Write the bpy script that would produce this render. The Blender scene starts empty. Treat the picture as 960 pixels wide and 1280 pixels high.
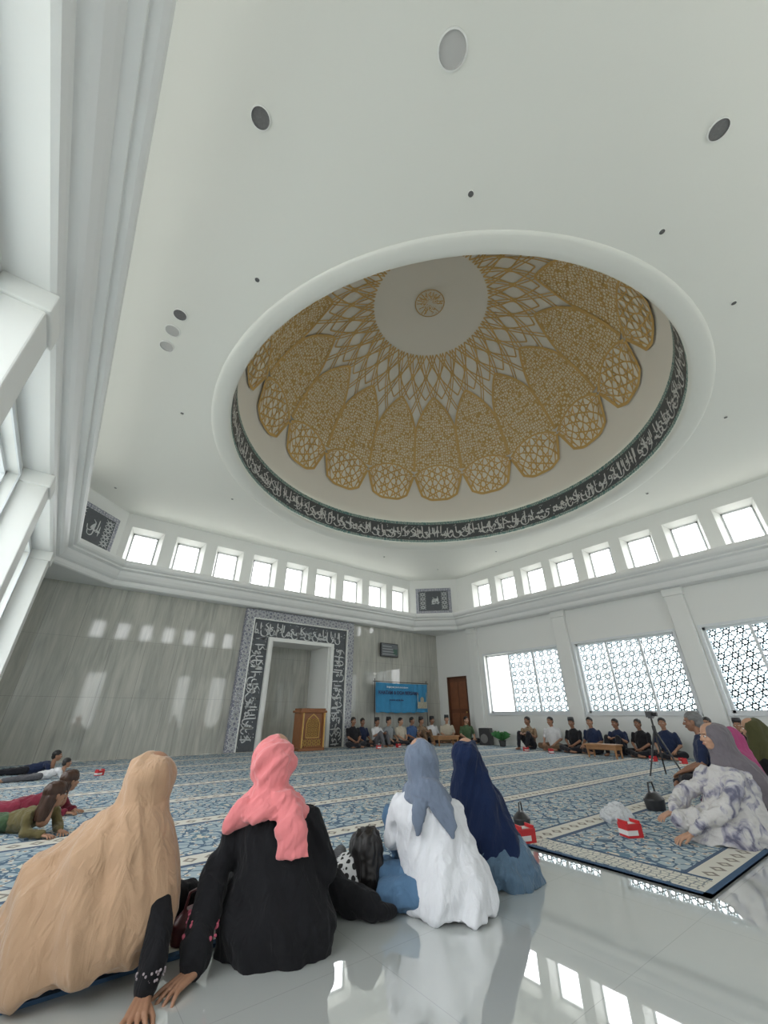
import bpy,bmesh,math,random
from mathutils import Vector,Matrix,noise
random.seed(7)
scene=bpy.context.scene
COL=scene.collection
rad=math.radians
TH=rad(37.5)
def W(R,F,z=0.0):
    return Vector((R*math.cos(TH)+F*math.sin(TH),-R*math.sin(TH)+F*math.cos(TH),z))
X0,X1,Y0,Y1=-1.28,12.94,-2.4,13.0
ZC=6.4
DC=(6.11,5.50)

# ------------------------------------------------------------ materials
def nm(name):
    m=bpy.data.materials.new(name);m.use_nodes=True
    return m,m.node_tree,m.node_tree.nodes['Principled BSDF']
def setv(nt,sock,val):
    if isinstance(val,bpy.types.NodeSocket): nt.links.new(val,sock)
    else: sock.default_value=val
def mth(nt,op,a,b=None,c=None):
    n=nt.nodes.new('ShaderNodeMath');n.operation=op
    setv(nt,n.inputs[0],a)
    if b is not None:setv(nt,n.inputs[1],b)
    if c is not None:setv(nt,n.inputs[2],c)
    return n.outputs[0]
def mixc(nt,f,a,b):
    n=nt.nodes.new('ShaderNodeMix');n.data_type='RGBA'
    setv(nt,n.inputs[0],f)
    for s,v in ((n.inputs[6],a),(n.inputs[7],b)):
        if isinstance(v,bpy.types.NodeSocket): nt.links.new(v,s)
        else: s.default_value=(v[0],v[1],v[2],1)
    return n.outputs[2]
def coord(nt,kind='Object',scale=(1,1,1)):
    t=nt.nodes.new('ShaderNodeTexCoord')
    mp=nt.nodes.new('ShaderNodeMapping');mp.inputs['Scale'].default_value=scale
    nt.links.new(t.outputs[kind],mp.inputs[0]);return mp.outputs[0]
def noi(nt,vec,s,d=3,dist=0):
    n=nt.nodes.new('ShaderNodeTexNoise');nt.links.new(vec,n.inputs['Vector'])
    n.inputs['Scale'].default_value=s;n.inputs['Detail'].default_value=d;n.inputs['Distortion'].default_value=dist
    return n.outputs[0]
def vor(nt,vec,s,feat='F1',out='Distance',rnd=1):
    n=nt.nodes.new('ShaderNodeTexVoronoi');n.feature=feat;nt.links.new(vec,n.inputs['Vector'])
    n.inputs['Scale'].default_value=s;n.inputs['Randomness'].default_value=rnd
    return n.outputs[out]
def bump(nt,b,h,st=.3,dist=.01,prev=None):
    n=nt.nodes.new('ShaderNodeBump');n.inputs['Strength'].default_value=st;n.inputs['Distance'].default_value=dist
    nt.links.new(h,n.inputs['Height'])
    if prev is not None: nt.links.new(prev,n.inputs['Normal'])
    nt.links.new(n.outputs[0],b.inputs['Normal']);return n.outputs[0]
def lt(nt,a,v): return mth(nt,'LESS_THAN',a,v)
def M(name,c,rough=.7,var=.06,vs=5,bs=0,bst=.3,metal=0,sheen=0):
    m,nt,b=nm(name)
    v=coord(nt)
    f=noi(nt,v,vs)
    lo=[max(0,x*(1-var)) for x in c];hi=[min(1,x*(1+var)) for x in c]
    nt.links.new(mixc(nt,f,lo,hi),b.inputs['Base Color'])
    b.inputs['Roughness'].default_value=rough;b.inputs['Metallic'].default_value=metal
    if sheen:
        b.inputs['Sheen Weight'].default_value=sheen;b.inputs['Sheen Roughness'].default_value=.5
    if bs: bump(nt,b,noi(nt,v,bs),bst,.004)
    return m
def cloth(name,c,var=.12,sheen=.15,rough=.95,wr=.5):
    m,nt,b=nm(name);v=coord(nt,'Object',(1,1,.38));v2=coord(nt)
    f=noi(nt,v2,7)
    lo=[max(0,x*(1-var)) for x in c];hi=[min(1,x*(1+var)) for x in c]
    nt.links.new(mixc(nt,f,lo,hi),b.inputs['Base Color'])
    b.inputs['Roughness'].default_value=rough;b.inputs['Specular IOR Level'].default_value=.18
    b.inputs['Sheen Weight'].default_value=sheen;b.inputs['Sheen Roughness'].default_value=.5
    p=bump(nt,b,noi(nt,v,15,2,1.4),wr,.03)
    bump(nt,b,noi(nt,v2,300,2),.3,.003,p)
    return m

wallM=M('white_paint',(.80,.81,.785),.55,.02,.5)
ceilM=M('ceiling_paint',(.785,.795,.745),.6,.02,.3)
corM=M('cornice_paint',(.79,.80,.785),.45,.02,.6)
frameM=M('window_frame_white',(.72,.75,.77),.4,.03,3)
blackM=M('black_plastic',(.02,.02,.022),.4,.2)
woodM=M('dark_wood',(.16,.06,.03),.4,.3,3)
goldM=M('gold_paint',(.64,.42,.15),.5,.1,3)
carveM=M('carving_gold',(.56,.34,.09),.5,.1,3)
whiteinkM=M('calligraphy_white',(.66,.68,.68),.5,.03)
darkM=M('band_charcoal',(.085,.095,.105),.55,.25,14)

def mk_marble():
    m,nt,b=nm('grey_marble_cladding')
    v=coord(nt,'Object',(1,1,.13))
    f=noi(nt,v,5.5,7,.9)
    g=noi(nt,coord(nt,'Object',(1,1,.05)),26,4,.4)
    ff=mth(nt,'ADD',mth(nt,'MULTIPLY',f,.65),mth(nt,'MULTIPLY',g,.35))
    r=nt.nodes.new('ShaderNodeValToRGB');nt.links.new(ff,r.inputs[0])
    r.color_ramp.elements[0].position=.34;r.color_ramp.elements[0].color=(.35,.355,.32,1)
    r.color_ramp.elements[1].position=.66;r.color_ramp.elements[1].color=(.54,.535,.48,1)
    t=nt.nodes.new('ShaderNodeTexCoord');s=nt.nodes.new('ShaderNodeSeparateXYZ');nt.links.new(t.outputs['Object'],s.inputs[0])
    fx=mth(nt,'FRACT',mth(nt,'DIVIDE',mth(nt,'ADD',s.outputs[0],20.0),.8))
    j=lt(nt,fx,.010)
    fz=mth(nt,'FRACT',mth(nt,'DIVIDE',mth(nt,'ADD',s.outputs[2],.05),1.4))
    j2=lt(nt,fz,.004)
    jj=mth(nt,'MAXIMUM',j,j2)
    nt.links.new(mixc(nt,jj,r.outputs[0],(.27,.27,.25)),b.inputs['Base Color'])
    b.inputs['Roughness'].default_value=.045;b.inputs['Specular IOR Level'].default_value=.6
    return m
marbleM=mk_marble()
def mk_tile():
    m,nt,b=nm('white_polished_tile')
    t=nt.nodes.new('ShaderNodeTexCoord');s=nt.nodes.new('ShaderNodeSeparateXYZ');nt.links.new(t.outputs['Object'],s.inputs[0])
    fx=mth(nt,'FRACT',mth(nt,'DIVIDE',mth(nt,'ADD',s.outputs[0],20.1),.8))
    fy=mth(nt,'FRACT',mth(nt,'DIVIDE',mth(nt,'ADD',s.outputs[1],20.35),.8))
    j=mth(nt,'MAXIMUM',lt(nt,fx,.004),lt(nt,fy,.004))
    f=noi(nt,coord(nt),1.3,4,.5)
    nt.links.new(mixc(nt,j,mixc(nt,f,(.50,.53,.515),(.57,.59,.57)),(.44,.46,.45)),b.inputs['Base Color'])
    b.inputs['Roughness'].default_value=.02;b.inputs['Specular IOR Level'].default_value=1.0
    b.inputs['IOR'].default_value=1.7
    b.inputs['Coat Weight'].default_value=1.0;b.inputs['Coat Roughness'].default_value=.005;b.inputs['Coat IOR'].default_value=1.8
    return m
tileM=mk_tile()
def mk_carpet():
    m,nt,b=nm('prayer_carpet_weave')
    t=nt.nodes.new('ShaderNodeTexCoord');s=nt.nodes.new('ShaderNodeSeparateXYZ');nt.links.new(t.outputs['Object'],s.inputs[0])
    x,y=s.outputs[0],s.outputs[1]
    v=t.outputs['Object']
    row=mth(nt,'FRACT',mth(nt,'DIVIDE',mth(nt,'ADD',y,18.7),1.25))
    base=mixc(nt,noi(nt,v,2.2,3),(.33,.43,.485),(.44,.51,.545))
    e=vor(nt,v,9,'DISTANCE_TO_EDGE','Distance',.9)
    c1=mixc(nt,lt(nt,e,.066),base,(.11,.165,.23))
    fl=vor(nt,v,16,'F1','Distance',.9)
    c2=mixc(nt,lt(nt,fl,.35),c1,(.66,.64,.56))
    c3=mixc(nt,lt(nt,fl,.17),c2,(.32,.17,.12))
    mx=mth(nt,'SUBTRACT',mth(nt,'FRACT',mth(nt,'DIVIDE',mth(nt,'ADD',x,20.0),.62)),.5)
    my=mth(nt,'SUBTRACT',row,.58)
    d=mth(nt,'ADD',mth(nt,'MULTIPLY',mth(nt,'ABSOLUTE',mx),1.5),mth(nt,'MULTIPLY',mth(nt,'ABSOLUTE',my),2.0))
    d=mth(nt,'ADD',d,mth(nt,'MULTIPLY',noi(nt,v,14,3),.35))
    ring=mth(nt,'MULTIPLY',mth(nt,'GREATER_THAN',d,.66),lt(nt,d,.73))
    c4=mixc(nt,ring,c3,(.09,.15,.23))
    c5=mixc(nt,mth(nt,'MULTIPLY',lt(nt,d,.42),mth(nt,'GREATER_THAN',fl,.3)),c4,(.15,.24,.31))
    c6=mixc(nt,lt(nt,d,.27),c5,(.62,.60,.51))
    bd=lt(nt,row,.20)
    bx=mth(nt,'SUBTRACT',mth(nt,'FRACT',mth(nt,'DIVIDE',mth(nt,'ADD',x,20.0),.155)),.5)
    by=mth(nt,'MULTIPLY',mth(nt,'SUBTRACT',row,.10),8)
    bdm=mth(nt,'ADD',mth(nt,'ABSOLUTE',bx),mth(nt,'ABSOLUTE',by))
    bc=mixc(nt,lt(nt,bdm,.36),(.68,.66,.59),(.29,.26,.23))
    bc=mixc(nt,lt(nt,bdm,.16),bc,(.66,.64,.55))
    c7=mixc(nt,bd,c6,bc)
    l1=mth(nt,'MULTIPLY',mth(nt,'GREATER_THAN',row,.185),lt(nt,row,.208))
    l2=lt(nt,row,.022)
    l3=mth(nt,'GREATER_THAN',row,.982)
    ll=mth(nt,'MAXIMUM',mth(nt,'MAXIMUM',l1,l2),l3)
    c8=mixc(nt,ll,c7,(.09,.13,.20))
    nt.links.new(c8,b.inputs['Base Color'])
    b.inputs['Roughness'].default_value=.95;b.inputs['Specular IOR Level'].default_value=.15
    bump(nt,b,noi(nt,v,220,2),.4,.004)
    return m
carpetM=mk_carpet()
def mk_lace(name,gold,cream,sc,th,uv=True,scale=(1,1,1),spot=.22):
    m,nt,b=nm(name)
    v=coord(nt,'UV' if uv else 'Object',scale)
    e=vor(nt,v,sc,'DISTANCE_TO_EDGE','Distance',.55)
    e2=vor(nt,v,sc*2.3,'F1','Distance',.6)
    f=mth(nt,'MAXIMUM',lt(nt,e,th),lt(nt,e2,spot))
    nt.links.new(mixc(nt,f,cream,gold),b.inputs['Base Color'])
    b.inputs['Roughness'].default_value=.55
    return m
arabM=mk_lace('arabesque_gold',(.57,.37,.12),(.80,.73,.57),1.0,.125,True,(1,1,1),.20)
roseM=M('rosette_cream',(.86,.82,.72),.55,.03)
domeM=M('dome_plaster',(.82,.79,.72),.6,.02,.4)
tealbandM=mk_lace('teal_border',(.10,.22,.22),(.42,.48,.44),16,.12,False)
violetM=mk_lace('mihrab_border_tile',(.20,.21,.27),(.50,.50,.53),14,.10,False)
def mk_latt():
    m,nt,b=nm('lattice_screen')
    f=noi(nt,coord(nt),2)
    nt.links.new(mixc(nt,f,(.50,.69,.76),(.58,.75,.82)),b.inputs['Base Color'])
    b.inputs['Roughness'].default_value=.5
    tr=nt.nodes.new('ShaderNodeBsdfTranslucent');tr.inputs[0].default_value=(.48,.68,.76,1)
    mx=nt.nodes.new('ShaderNodeMixShader');mx.inputs[0].default_value=.18
    nt.links.new(b.outputs[0],mx.inputs[1]);nt.links.new(tr.outputs[0],mx.inputs[2])
    nt.links.new(mx.outputs[0],nt.nodes['Material Output'].inputs[0])
    return m
lattM=mk_latt()

# ------------------------------------------------------------ mesh builder
def ico(sub):
    bm=bmesh.new();bmesh.ops.create_icosphere(bm,subdivisions=sub,radius=1)
    vs=[v.co.copy() for v in bm.verts];fs=[[v.index for v in f.verts] for f in bm.faces];bm.free();return vs,fs
ICO={2:ico(2),3:ico(3)}
class B:
    def __init__(s): s.v=[];s.f=[];s.m=[];s.mi=0
    def add(s,vs,fs):
        o=len(s.v);s.v+=[tuple(v) for v in vs];s.f+=[tuple(i+o for i in f) for f in fs];s.m+=[s.mi]*len(fs)
    def box(s,a,b):
        x0,x1=sorted((a[0],b[0]));y0,y1=sorted((a[1],b[1]));z0,z1=sorted((a[2],b[2]))
        s.add([(x0,y0,z0),(x1,y0,z0),(x1,y1,z0),(x0,y1,z0),(x0,y0,z1),(x1,y0,z1),(x1,y1,z1),(x0,y1,z1)],
              [(0,3,2,1),(4,5,6,7),(0,1,5,4),(1,2,6,5),(2,3,7,6),(3,0,4,7)])
    def ball(s,c,r,sub=3,rot=None):
        if not hasattr(r,'__len__'): r=(r,r,r)
        vs,fs=ICO[sub];c=Vector(c);o=[]
        for v in vs:
            p=Vector((v.x*r[0],v.y*r[1],v.z*r[2]))
            if rot: p=rot@p
            o.append(p+c)
        s.add(o,fs)
    def cone(s,p,q,r1,r2,n=14):
        p=Vector(p);q=Vector(q);d=q-p
        if d.length<1e-6:return
        d.normalize();a=d.orthogonal().normalized();b=d.cross(a);vs=[]
        for c,r in((p,r1),(q,r2)):
            for i in range(n):
                t=2*math.pi*i/n;vs.append(c+a*math.cos(t)*r+b*math.sin(t)*r)
        fs=[(i,(i+1)%n,n+(i+1)%n,n+i) for i in range(n)]+[tuple(range(n-1,-1,-1)),tuple(range(n,2*n))]
        s.add(vs,fs)
    def tube(s,pts,sub=2):
        for p in pts: s.ball(p[:3],p[3],sub)
        for p,q in zip(pts,pts[1:]): s.cone(p[:3],q[:3],p[3],q[3])
    def loft(s,rings,n=28):
        vs=[];fs=[]
        for r in rings:
            tl=r[5] if len(r)>5 else 0
            for i in range(n):
                t=2*math.pi*i/n
                vs.append((r[0]+r[3]*math.cos(t),r[1]+r[4]*math.sin(t),r[2]+tl*math.cos(t)))
        for k in range(len(rings)-1):
            for i in range(n):
                fs.append((k*n+i,k*n+(i+1)%n,(k+1)*n+(i+1)%n,(k+1)*n+i))
        fs.append(tuple(range(n-1,-1,-1)));m=(len(rings)-1)*n;fs.append(tuple(range(m,m+n)))
        s.add(vs,fs)
    def rev(s,c,prof,n=128):
        vs=[];fs=[]
        for r,z in prof:
            for i in range(n):
                t=2*math.pi*i/n;vs.append((c[0]+r*math.cos(t),c[1]+r*math.sin(t),z))
        for k in range(len(prof)-1):
            for i in range(n): fs.append((k*n+i,k*n+(i+1)%n,(k+1)*n+(i+1)%n,(k+1)*n+i))
        s.add(vs,fs)
    def bar2(s,mp,p,q,w,t=0,d0=0):
        dx,dy=q[0]-p[0],q[1]-p[1];L=math.hypot(dx,dy)
        if L<1e-6:return
        nx,ny=-dy/L*w/2,dx/L*w/2
        ex,ey=dx/L*w*.35,dy/L*w*.35
        c=[(p[0]-ex+nx,p[1]-ey+ny),(p[0]-ex-nx,p[1]-ey-ny),(q[0]+ex-nx,q[1]+ey-ny),(q[0]+ex+nx,q[1]+ey+ny)]
        if t==0: s.add([mp(a,b,d0) for a,b in c],[(0,1,2,3)])
        else:
            s.add([mp(a,b,d0) for a,b in c]+[mp(a,b,d0+t) for a,b in c],
              [(0,1,2,3),(7,6,5,4),(0,4,5,1),(1,5,6,2),(2,6,7,3),(3,7,4,0)])
    def mesh(s,name,smooth=False,recalc=True):
        me=bpy.data.meshes.new(name);me.from_pydata(s.v,[],s.f)
        me.polygons.foreach_set('material_index',s.m)
        if recalc:
            bm=bmesh.new();bm.from_mesh(me);bmesh.ops.recalc_face_normals(bm,faces=bm.faces);bm.to_mesh(me);bm.free()
        if smooth: me.polygons.foreach_set('use_smooth',[True]*len(me.polygons))
        me.update();return me
    def obj(s,name,mats,parent=None,smooth=False,bevel=0,recalc=True,loc=(0,0,0),rot=(0,0,0)):
        me=s.mesh(name,smooth,recalc)
        for m in (mats if isinstance(mats,(list,tuple)) else [mats]): me.materials.append(m)
        o=bpy.data.objects.new(name,me);COL.objects.link(o)
        o.location=loc;o.rotation_euler=rot
        if parent:o.parent=parent
        if bevel:
            md=o.modifiers.new('bevel','BEVEL');md.width=bevel;md.segments=2;md.limit_method='ANGLE'
        return o
    def blob(s,name,voxel,smooth=4,fold=None):
        me=s.mesh(name)
        o=bpy.data.objects.new('tmp',me);COL.objects.link(o)
        r=o.modifiers.new('r','REMESH');r.mode='VOXEL';r.voxel_size=voxel
        if smooth:
            k=o.modifiers.new('s','SMOOTH');k.factor=.5;k.iterations=smooth
        dg=bpy.context.evaluated_depsgraph_get()
        out=bpy.data.meshes.new_from_object(o.evaluated_get(dg))
        bpy.data.objects.remove(o);bpy.data.meshes.remove(me)
        out.name=name;out.materials.clear()
        if fold:
            nn=[v.normal.copy() for v in out.vertices]
            for v,n in zip(out.vertices,nn): v.co+=n*fold(v.co)
        out.polygons.foreach_set('use_smooth',[True]*len(out.polygons))
        out.update();return out
def empty(name,loc=(0,0,0),rz=0,sc=1):
    e=bpy.data.objects.new(name,None);COL.objects.link(e);e.location=loc;e.rotation_euler=(0,0,rz)
    e.scale=(sc,sc,sc);e.empty_display_size=.1;return e
def inst(name,me,parent,mats,loc=(0,0,0),rot=(0,0,0),scale=(1,1,1)):
    if not isinstance(mats,(list,tuple)):mats=[mats]
    while len(me.materials)<len(mats): me.materials.append(None)
    o=bpy.data.objects.new(name,me);COL.objects.link(o);o.parent=parent
    o.location=loc;o.rotation_euler=rot;o.scale=scale
    for i,m in enumerate(mats):
        o.material_slots[i].link='OBJECT';o.material_slots[i].material=m
    return o

# ------------------------------------------------------------ ornament generators
def star_lattice(b,mp,u0,u1,v0,v1,cell,w,t=0,d0=0):
    nu=max(1,round((u1-u0)/cell));nv=max(1,round((v1-v0)/cell))
    cu=(u1-u0)/nu;cv=(v1-v0)/nv
    for i in range(nu):
        for j in range(nv):
            cx=u0+(i+.5)*cu;cy=v0+(j+.5)*cv
            P=[(cx+math.cos(k*math.pi/4)*cu*.5,cy+math.sin(k*math.pi/4)*cv*.5) for k in range(8)]
            for k in range(8): b.bar2(mp,P[k],P[(k+3)%8],w,t,d0)
            for k,(a,c) in zip((1,3,5,7),((1,1),(-1,1),(-1,-1),(1,-1))):
                b.bar2(mp,P[k],(cx+a*cu/2,cy+c*cv/2),w,t,d0)
GL=[[(0,.12),(.01,.5),(.03,.95)],
    [(.0,.95),(.02,.35),(.10,.14),(.25,.14),(.34,.34)],
    [(.0,.42),(.03,.16),(.2,.03),(.42,.09),(.5,.38)],
    [(.2,.46),(.09,.52),(.05,.38),(.18,.33),(.23,.42),(.2,.2),(.0,.04)],
    [(0,.3),(.1,.5),(.22,.35),(.1,.2),(0,.3),(.34,.2)],
    [(.55,.55),(.34,.62),(.28,.44),(.44,.36),(.36,.14),(.1,.07),(-.1,.27)],
    [(.38,.97),(.12,.72),(.36,.5),(.4,.28),(.0,.2)],
    [(0,.97),(.03,.2)],
    [(0,.25),(.08,.38),(.14,.22),(.22,.38),(.28,.22),(.45,.26)]]
def smooth_line(P,k=5):
    if len(P)<3:
        return [(P[0][0]+(P[1][0]-P[0][0])*i/4,P[0][1]+(P[1][1]-P[0][1])*i/4) for i in range(5)]
    Q=[P[0]]+list(P)+[P[-1]];o=[]
    for i in range(len(Q)-3):
        a,b_,c,d=Q[i:i+4]
        for j in range(k):
            t=j/k;o.append(tuple(.5*((2*b_[n])+(-a[n]+c[n])*t+(2*a[n]-5*b_[n]+4*c[n]-d[n])*t*t+(-a[n]+3*b_[n]-3*c[n]+d[n])*t**3) for n in(0,1)))
    o.append(P[-1]);return o
def stroke(b,mp,P,nib,d):
    L=smooth_line(P);n=len(L);vs=[]
    for i,p in enumerate(L):
        q=L[min(i+1,n-1)];r=L[max(i-1,0)];dx,dy=q[0]-r[0],q[1]-r[1];l=math.hypot(dx,dy) or 1
        px,py=-dy/l,dx/l
        nx,ny=.82,.42
        if px*nx+py*ny<0: nx,ny=-nx,-ny
        k=.35 if i in(0,n-1) else 1
        ox=(px*.45+nx*.62)*nib*.5*k;oy=(py*.45+ny*.62)*nib*.5*k
        vs+=[mp(p[0]+ox,p[1]+oy,d),mp(p[0]-ox,p[1]-oy,d)]
    b.add(vs,[(2*i,2*i+1,2*i+3,2*i+2) for i in range(n-1)])
def calligraphy(b,mp,L,H,d=.006,seed=1,dens=1.0):
    rr=random.Random(seed)
    for base,sc,step in ((.0,.95,.30),(.30,.62,.33)):
        u=0.05*H
        while u<L-.5*H:
            g=rr.choice(GL);s=H*sc*rr.uniform(.85,1.08)
            P=[(u+x*s,H*base+y*s*.95+.02*H) for x,y in g]
            P=[(x,min(H*.98,y)) for x,y in P]
            if max(x for x,y in P)<L: stroke(b,mp,P,H*.075,d)
            u+=step*H*rr.uniform(.7,1.3)/dens
    for i in range(int(L/H*7)):
        u=rr.uniform(.02*H,L-.05*H);v=H*rr.choice((.07,.5,.62,.74,.9))+rr.uniform(-.04,.04)*H;a=H*.035
        if rr.random()<.5: b.add([mp(u-a,v,d),mp(u,v+a,d),mp(u+a,v,d),mp(u,v-a,d)],[(0,1,2,3)])
        else: stroke(b,mp,[(u-a*2,v-a),(u+a*2,v+a*.6)],H*.035,d)

# ------------------------------------------------------------ room shell
b=B();b.box((X0-.3,Y0-.3,-.1),(X1+.3,Y1+1.6,0));b.obj('floor',tileM)
def sideP(side):
    if side=='R':return lambda u,z,d:(X1+d,u,z)
    if side=='L':return lambda u,z,d:(X0-d,u,z)
    if side=='B':return lambda u,z,d:(u,Y1+d,z)
    return lambda u,z,d:(u,Y0-d,z)
TK=.32
def wall(name,side,u0,u1,ops,mats,zsplit=None):
    P=sideP(side);us=sorted({u0,u1}|{o[0] for o in ops}|{o[1] for o in ops})
    zs={0,ZC+.1}|{o[2] for o in ops}|{o[3] for o in ops}
    if zsplit: zs.add(zsplit)
    zs=sorted(zs);b=B()
    for i in range(len(us)-1):
        for j in range(len(zs)-1):
            cu=(us[i]+us[i+1])/2;cz=(zs[j]+zs[j+1])/2
            if any(o[0]<cu<o[1] and o[2]<cz<o[3] for o in ops):continue
            b.mi=1 if (zsplit and cz<zsplit) else 0
            b.box(P(us[i],zs[j],0),P(us[i+1],zs[j+1],TK))
    return b.obj(name,mats)
CW,CZ0,CZ1=.45,4.78,6.0
cler_back=[.85+1.256*k for k in range(9)]
cler_right=[1.55+1.233*k for k in range(8)]+[.317,-.916]
big_right=[(7.3,10.4),(3.85,6.7),(.3,3.2),(-1.95,-.35)]
big_left=[(7.3,10.4),(3.85,6.7),(.3,3.2),(-1.95,-.35)]
big_front=[(5.7,6.5),(7.7,8.7),(1.0,2.0),(10.6,11.6)]
wall('wall_back','B',X0-TK,X1+TK,[(c-CW,c+CW,CZ0,CZ1) for c in cler_back]+[(5.22,7.38,0,3.2)],[wallM,marbleM],4.1)
wall('wall_right','R',Y0,Y1,[(c-CW,c+CW,CZ0,CZ1) for c in cler_right]+[(a,c,1,3) for a,c in big_right]+[(11.4,12.5,0,2.35)],[wallM])
wall('wall_left','L',Y0,Y1,[(c-CW,c+CW,CZ0,CZ1) for c in cler_right]+[(a,c,.9,3.95) for a,c in big_left],[wallM])
wall('wall_front','F',X0-TK,X1+TK,[(c-CW,c+CW,CZ0,CZ1) for c in cler_back]+[(a,c,.2,3.1) for a,c in big_front],[wallM])
wn=[0]
def small_window(side,c):
    wn[0]+=1;P=sideP(side);b=B();o=TK-.03;w2=.34;za,zb=CZ0+.14,CZ1-.12
    A=[P(c-CW,CZ0,-.001),P(c+CW,CZ0,-.001),P(c+CW,CZ1,-.001),P(c-CW,CZ1,-.001)]
    C=[P(c-w2,za,o),P(c+w2,za,o),P(c+w2,zb,o),P(c-w2,zb,o)]
    b.add(A+C,[(i,(i+1)%4,4+(i+1)%4,4+i) for i in range(4)])
    b.mi=1
    f=.035
    for a,e in(((c-w2,za),(c-w2+f,zb)),((c+w2-f,za),(c+w2,zb)),((c-w2,za),(c+w2,za+f)),((c-w2,zb-f),(c+w2,zb))):
        b.box(P(a[0],a[1],o-.03),P(e[0],e[1],o+.02))
    b.obj('window_%d'%wn[0],[wallM,frameM],recalc=False)
def big_window(side,u0,u1,z0,z1,l0=None,l1=None,cell=.29,w=.028):
    wn[0]+=1;P=sideP(side);b=B();f=.06
    for a,e in(((u0,z0),(u0+f,z1)),((u1-f,z0),(u1,z1)),((u0,z0),(u1,z0+f)),((u0,z1-f),(u1,z1))):
        b.box(P(a[0],a[1],.12),P(e[0],e[1],.2))
    if u1-u0>1.5:
        for k in(1,2):
            m=u0+(u1-u0)*k/3;b.box(P(m-.03,z0,.13),P(m+.03,z1,.19))
    b.box(P(u0-.06,z0-.06,-.06),P(u1+.06,z0,.12))
    for a,e in(((u0-.06,z0),(u0,z1+.06)),((u1,z0),(u1+.06,z1+.06)),((u0,z1),(u1,z1+.06))): b.box(P(a[0],a[1],-.02),P(e[0],e[1],.0))
    b.mi=1
    star_lattice(b,P,l0 if l0 is not None else u0,l1 if l1 is not None else u1,z0,z1,cell,w,.015,.26)
    b.obj('window_%d'%wn[0],[frameM,lattM],recalc=False)
big_window('R',7.3,10.4,1,3,7.3,9.45)
for a,c in big_right[1:]: big_window('R',a,c,1,3)
for a,c in big_left: big_window('L',a,c,.9,3.95,cell=.6,w=.02)
for a,c in big_front: big_window('F',a,c,.2,3.1,cell=.5,w=.02)
for c in cler_back: small_window('B',c);small_window('F',c)
for c in cler_right: small_window('R',c);small_window('L',c)
def portal(name,side,u0,u1,z0,z1):
    l=bpy.data.lights.new(name,'AREA');l.shape='RECTANGLE'
    P=sideP(side);o=bpy.data.objects.new(name,l);COL.objects.link(o)
    o.location=P((u0+u1)/2,(z0+z1)/2,TK+.06)
    if side in'RL':
        l.size=z1-z0;l.size_y=u1-u0;o.rotation_euler=(0,rad(90) if side=='R' else rad(-90),0)
    else:
        l.size=u1-u0;l.size_y=z1-z0;o.rotation_euler=(rad(-90) if side=='B' else rad(90),0,0)
    l.cycles.is_portal=True
for a,c in big_right: portal('window_daylight','R',a,c,1,3)
for a,c in big_left: portal('window_daylight','L',a,c,.9,3.95)
for a,c in big_front: portal('window_daylight','F',a,c,.2,3.1)
portal('clerestory_daylight','R',-1.4,10.6,4.9,5.9);portal('clerestory_daylight','L',-1.4,10.6,4.9,5.9)
portal('clerestory_daylight','B',.4,11.35,4.9,5.9);portal('clerestory_daylight','F',.4,11.35,4.9,5.9)
for side in'RL':
    P=sideP(side);dep=-.12 if side=='R' else -.34
    for yc in(10.85,7.0,3.52,-.02):
        b=B();b.box(P(yc-.22,0,0),P(yc+.22,4.11,dep))
        b.box(P(yc-.25,0,0),P(yc+.25,.12,dep-.02))
        b.box(P(yc-.25,3.9,0),P(yc+.25,4.105,dep-.03))
        b.obj('pillar',wallM,bevel=.015)
b=B();b.box((X1-.02,Y0,0),(X1,11.35,.12));b.obj('baseboard_right',wallM)
def octo(o,c):
    return[(X0+o+c,Y0+o),(X1-o-c,Y0+o),(X1-o,Y0+o+c),(X1-o,Y1-o-c),(X1-o-c,Y1-o),(X0+o+c,Y1-o),(X0+o,Y1-o-c),(X0+o,Y0+o+c)]
C0=1.5
prof=[(0,4.1,True),(.30,4.1,0),(.34,4.12,0),(.36,4.17,0),(.36,4.25,0),(.42,4.28,0),(.46,4.32,0),(.50,4.40,0),(.52,4.48,0),(.60,4.52,0),(.60,4.56,0),(.66,4.59,0),(.69,4.63,0),(.70,4.68,0),(.69,4.74,0),(.64,4.76,0),(0,4.76,0)]
b=B();vs=[]
for o,z,fl in prof:
    c=.0001 if fl else C0-.586*o
    vs+=[(x,y,z) for x,y in octo(o,c)]
fs=[]
for k in range(len(prof)-1):
    for i in range(8): fs.append((k*8+i,k*8+(i+1)%8,(k+1)*8+(i+1)%8,(k+1)*8+i))
b.add(vs,fs);b.obj('trim_cornice',corM)
oc=octo(0,C0)
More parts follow.
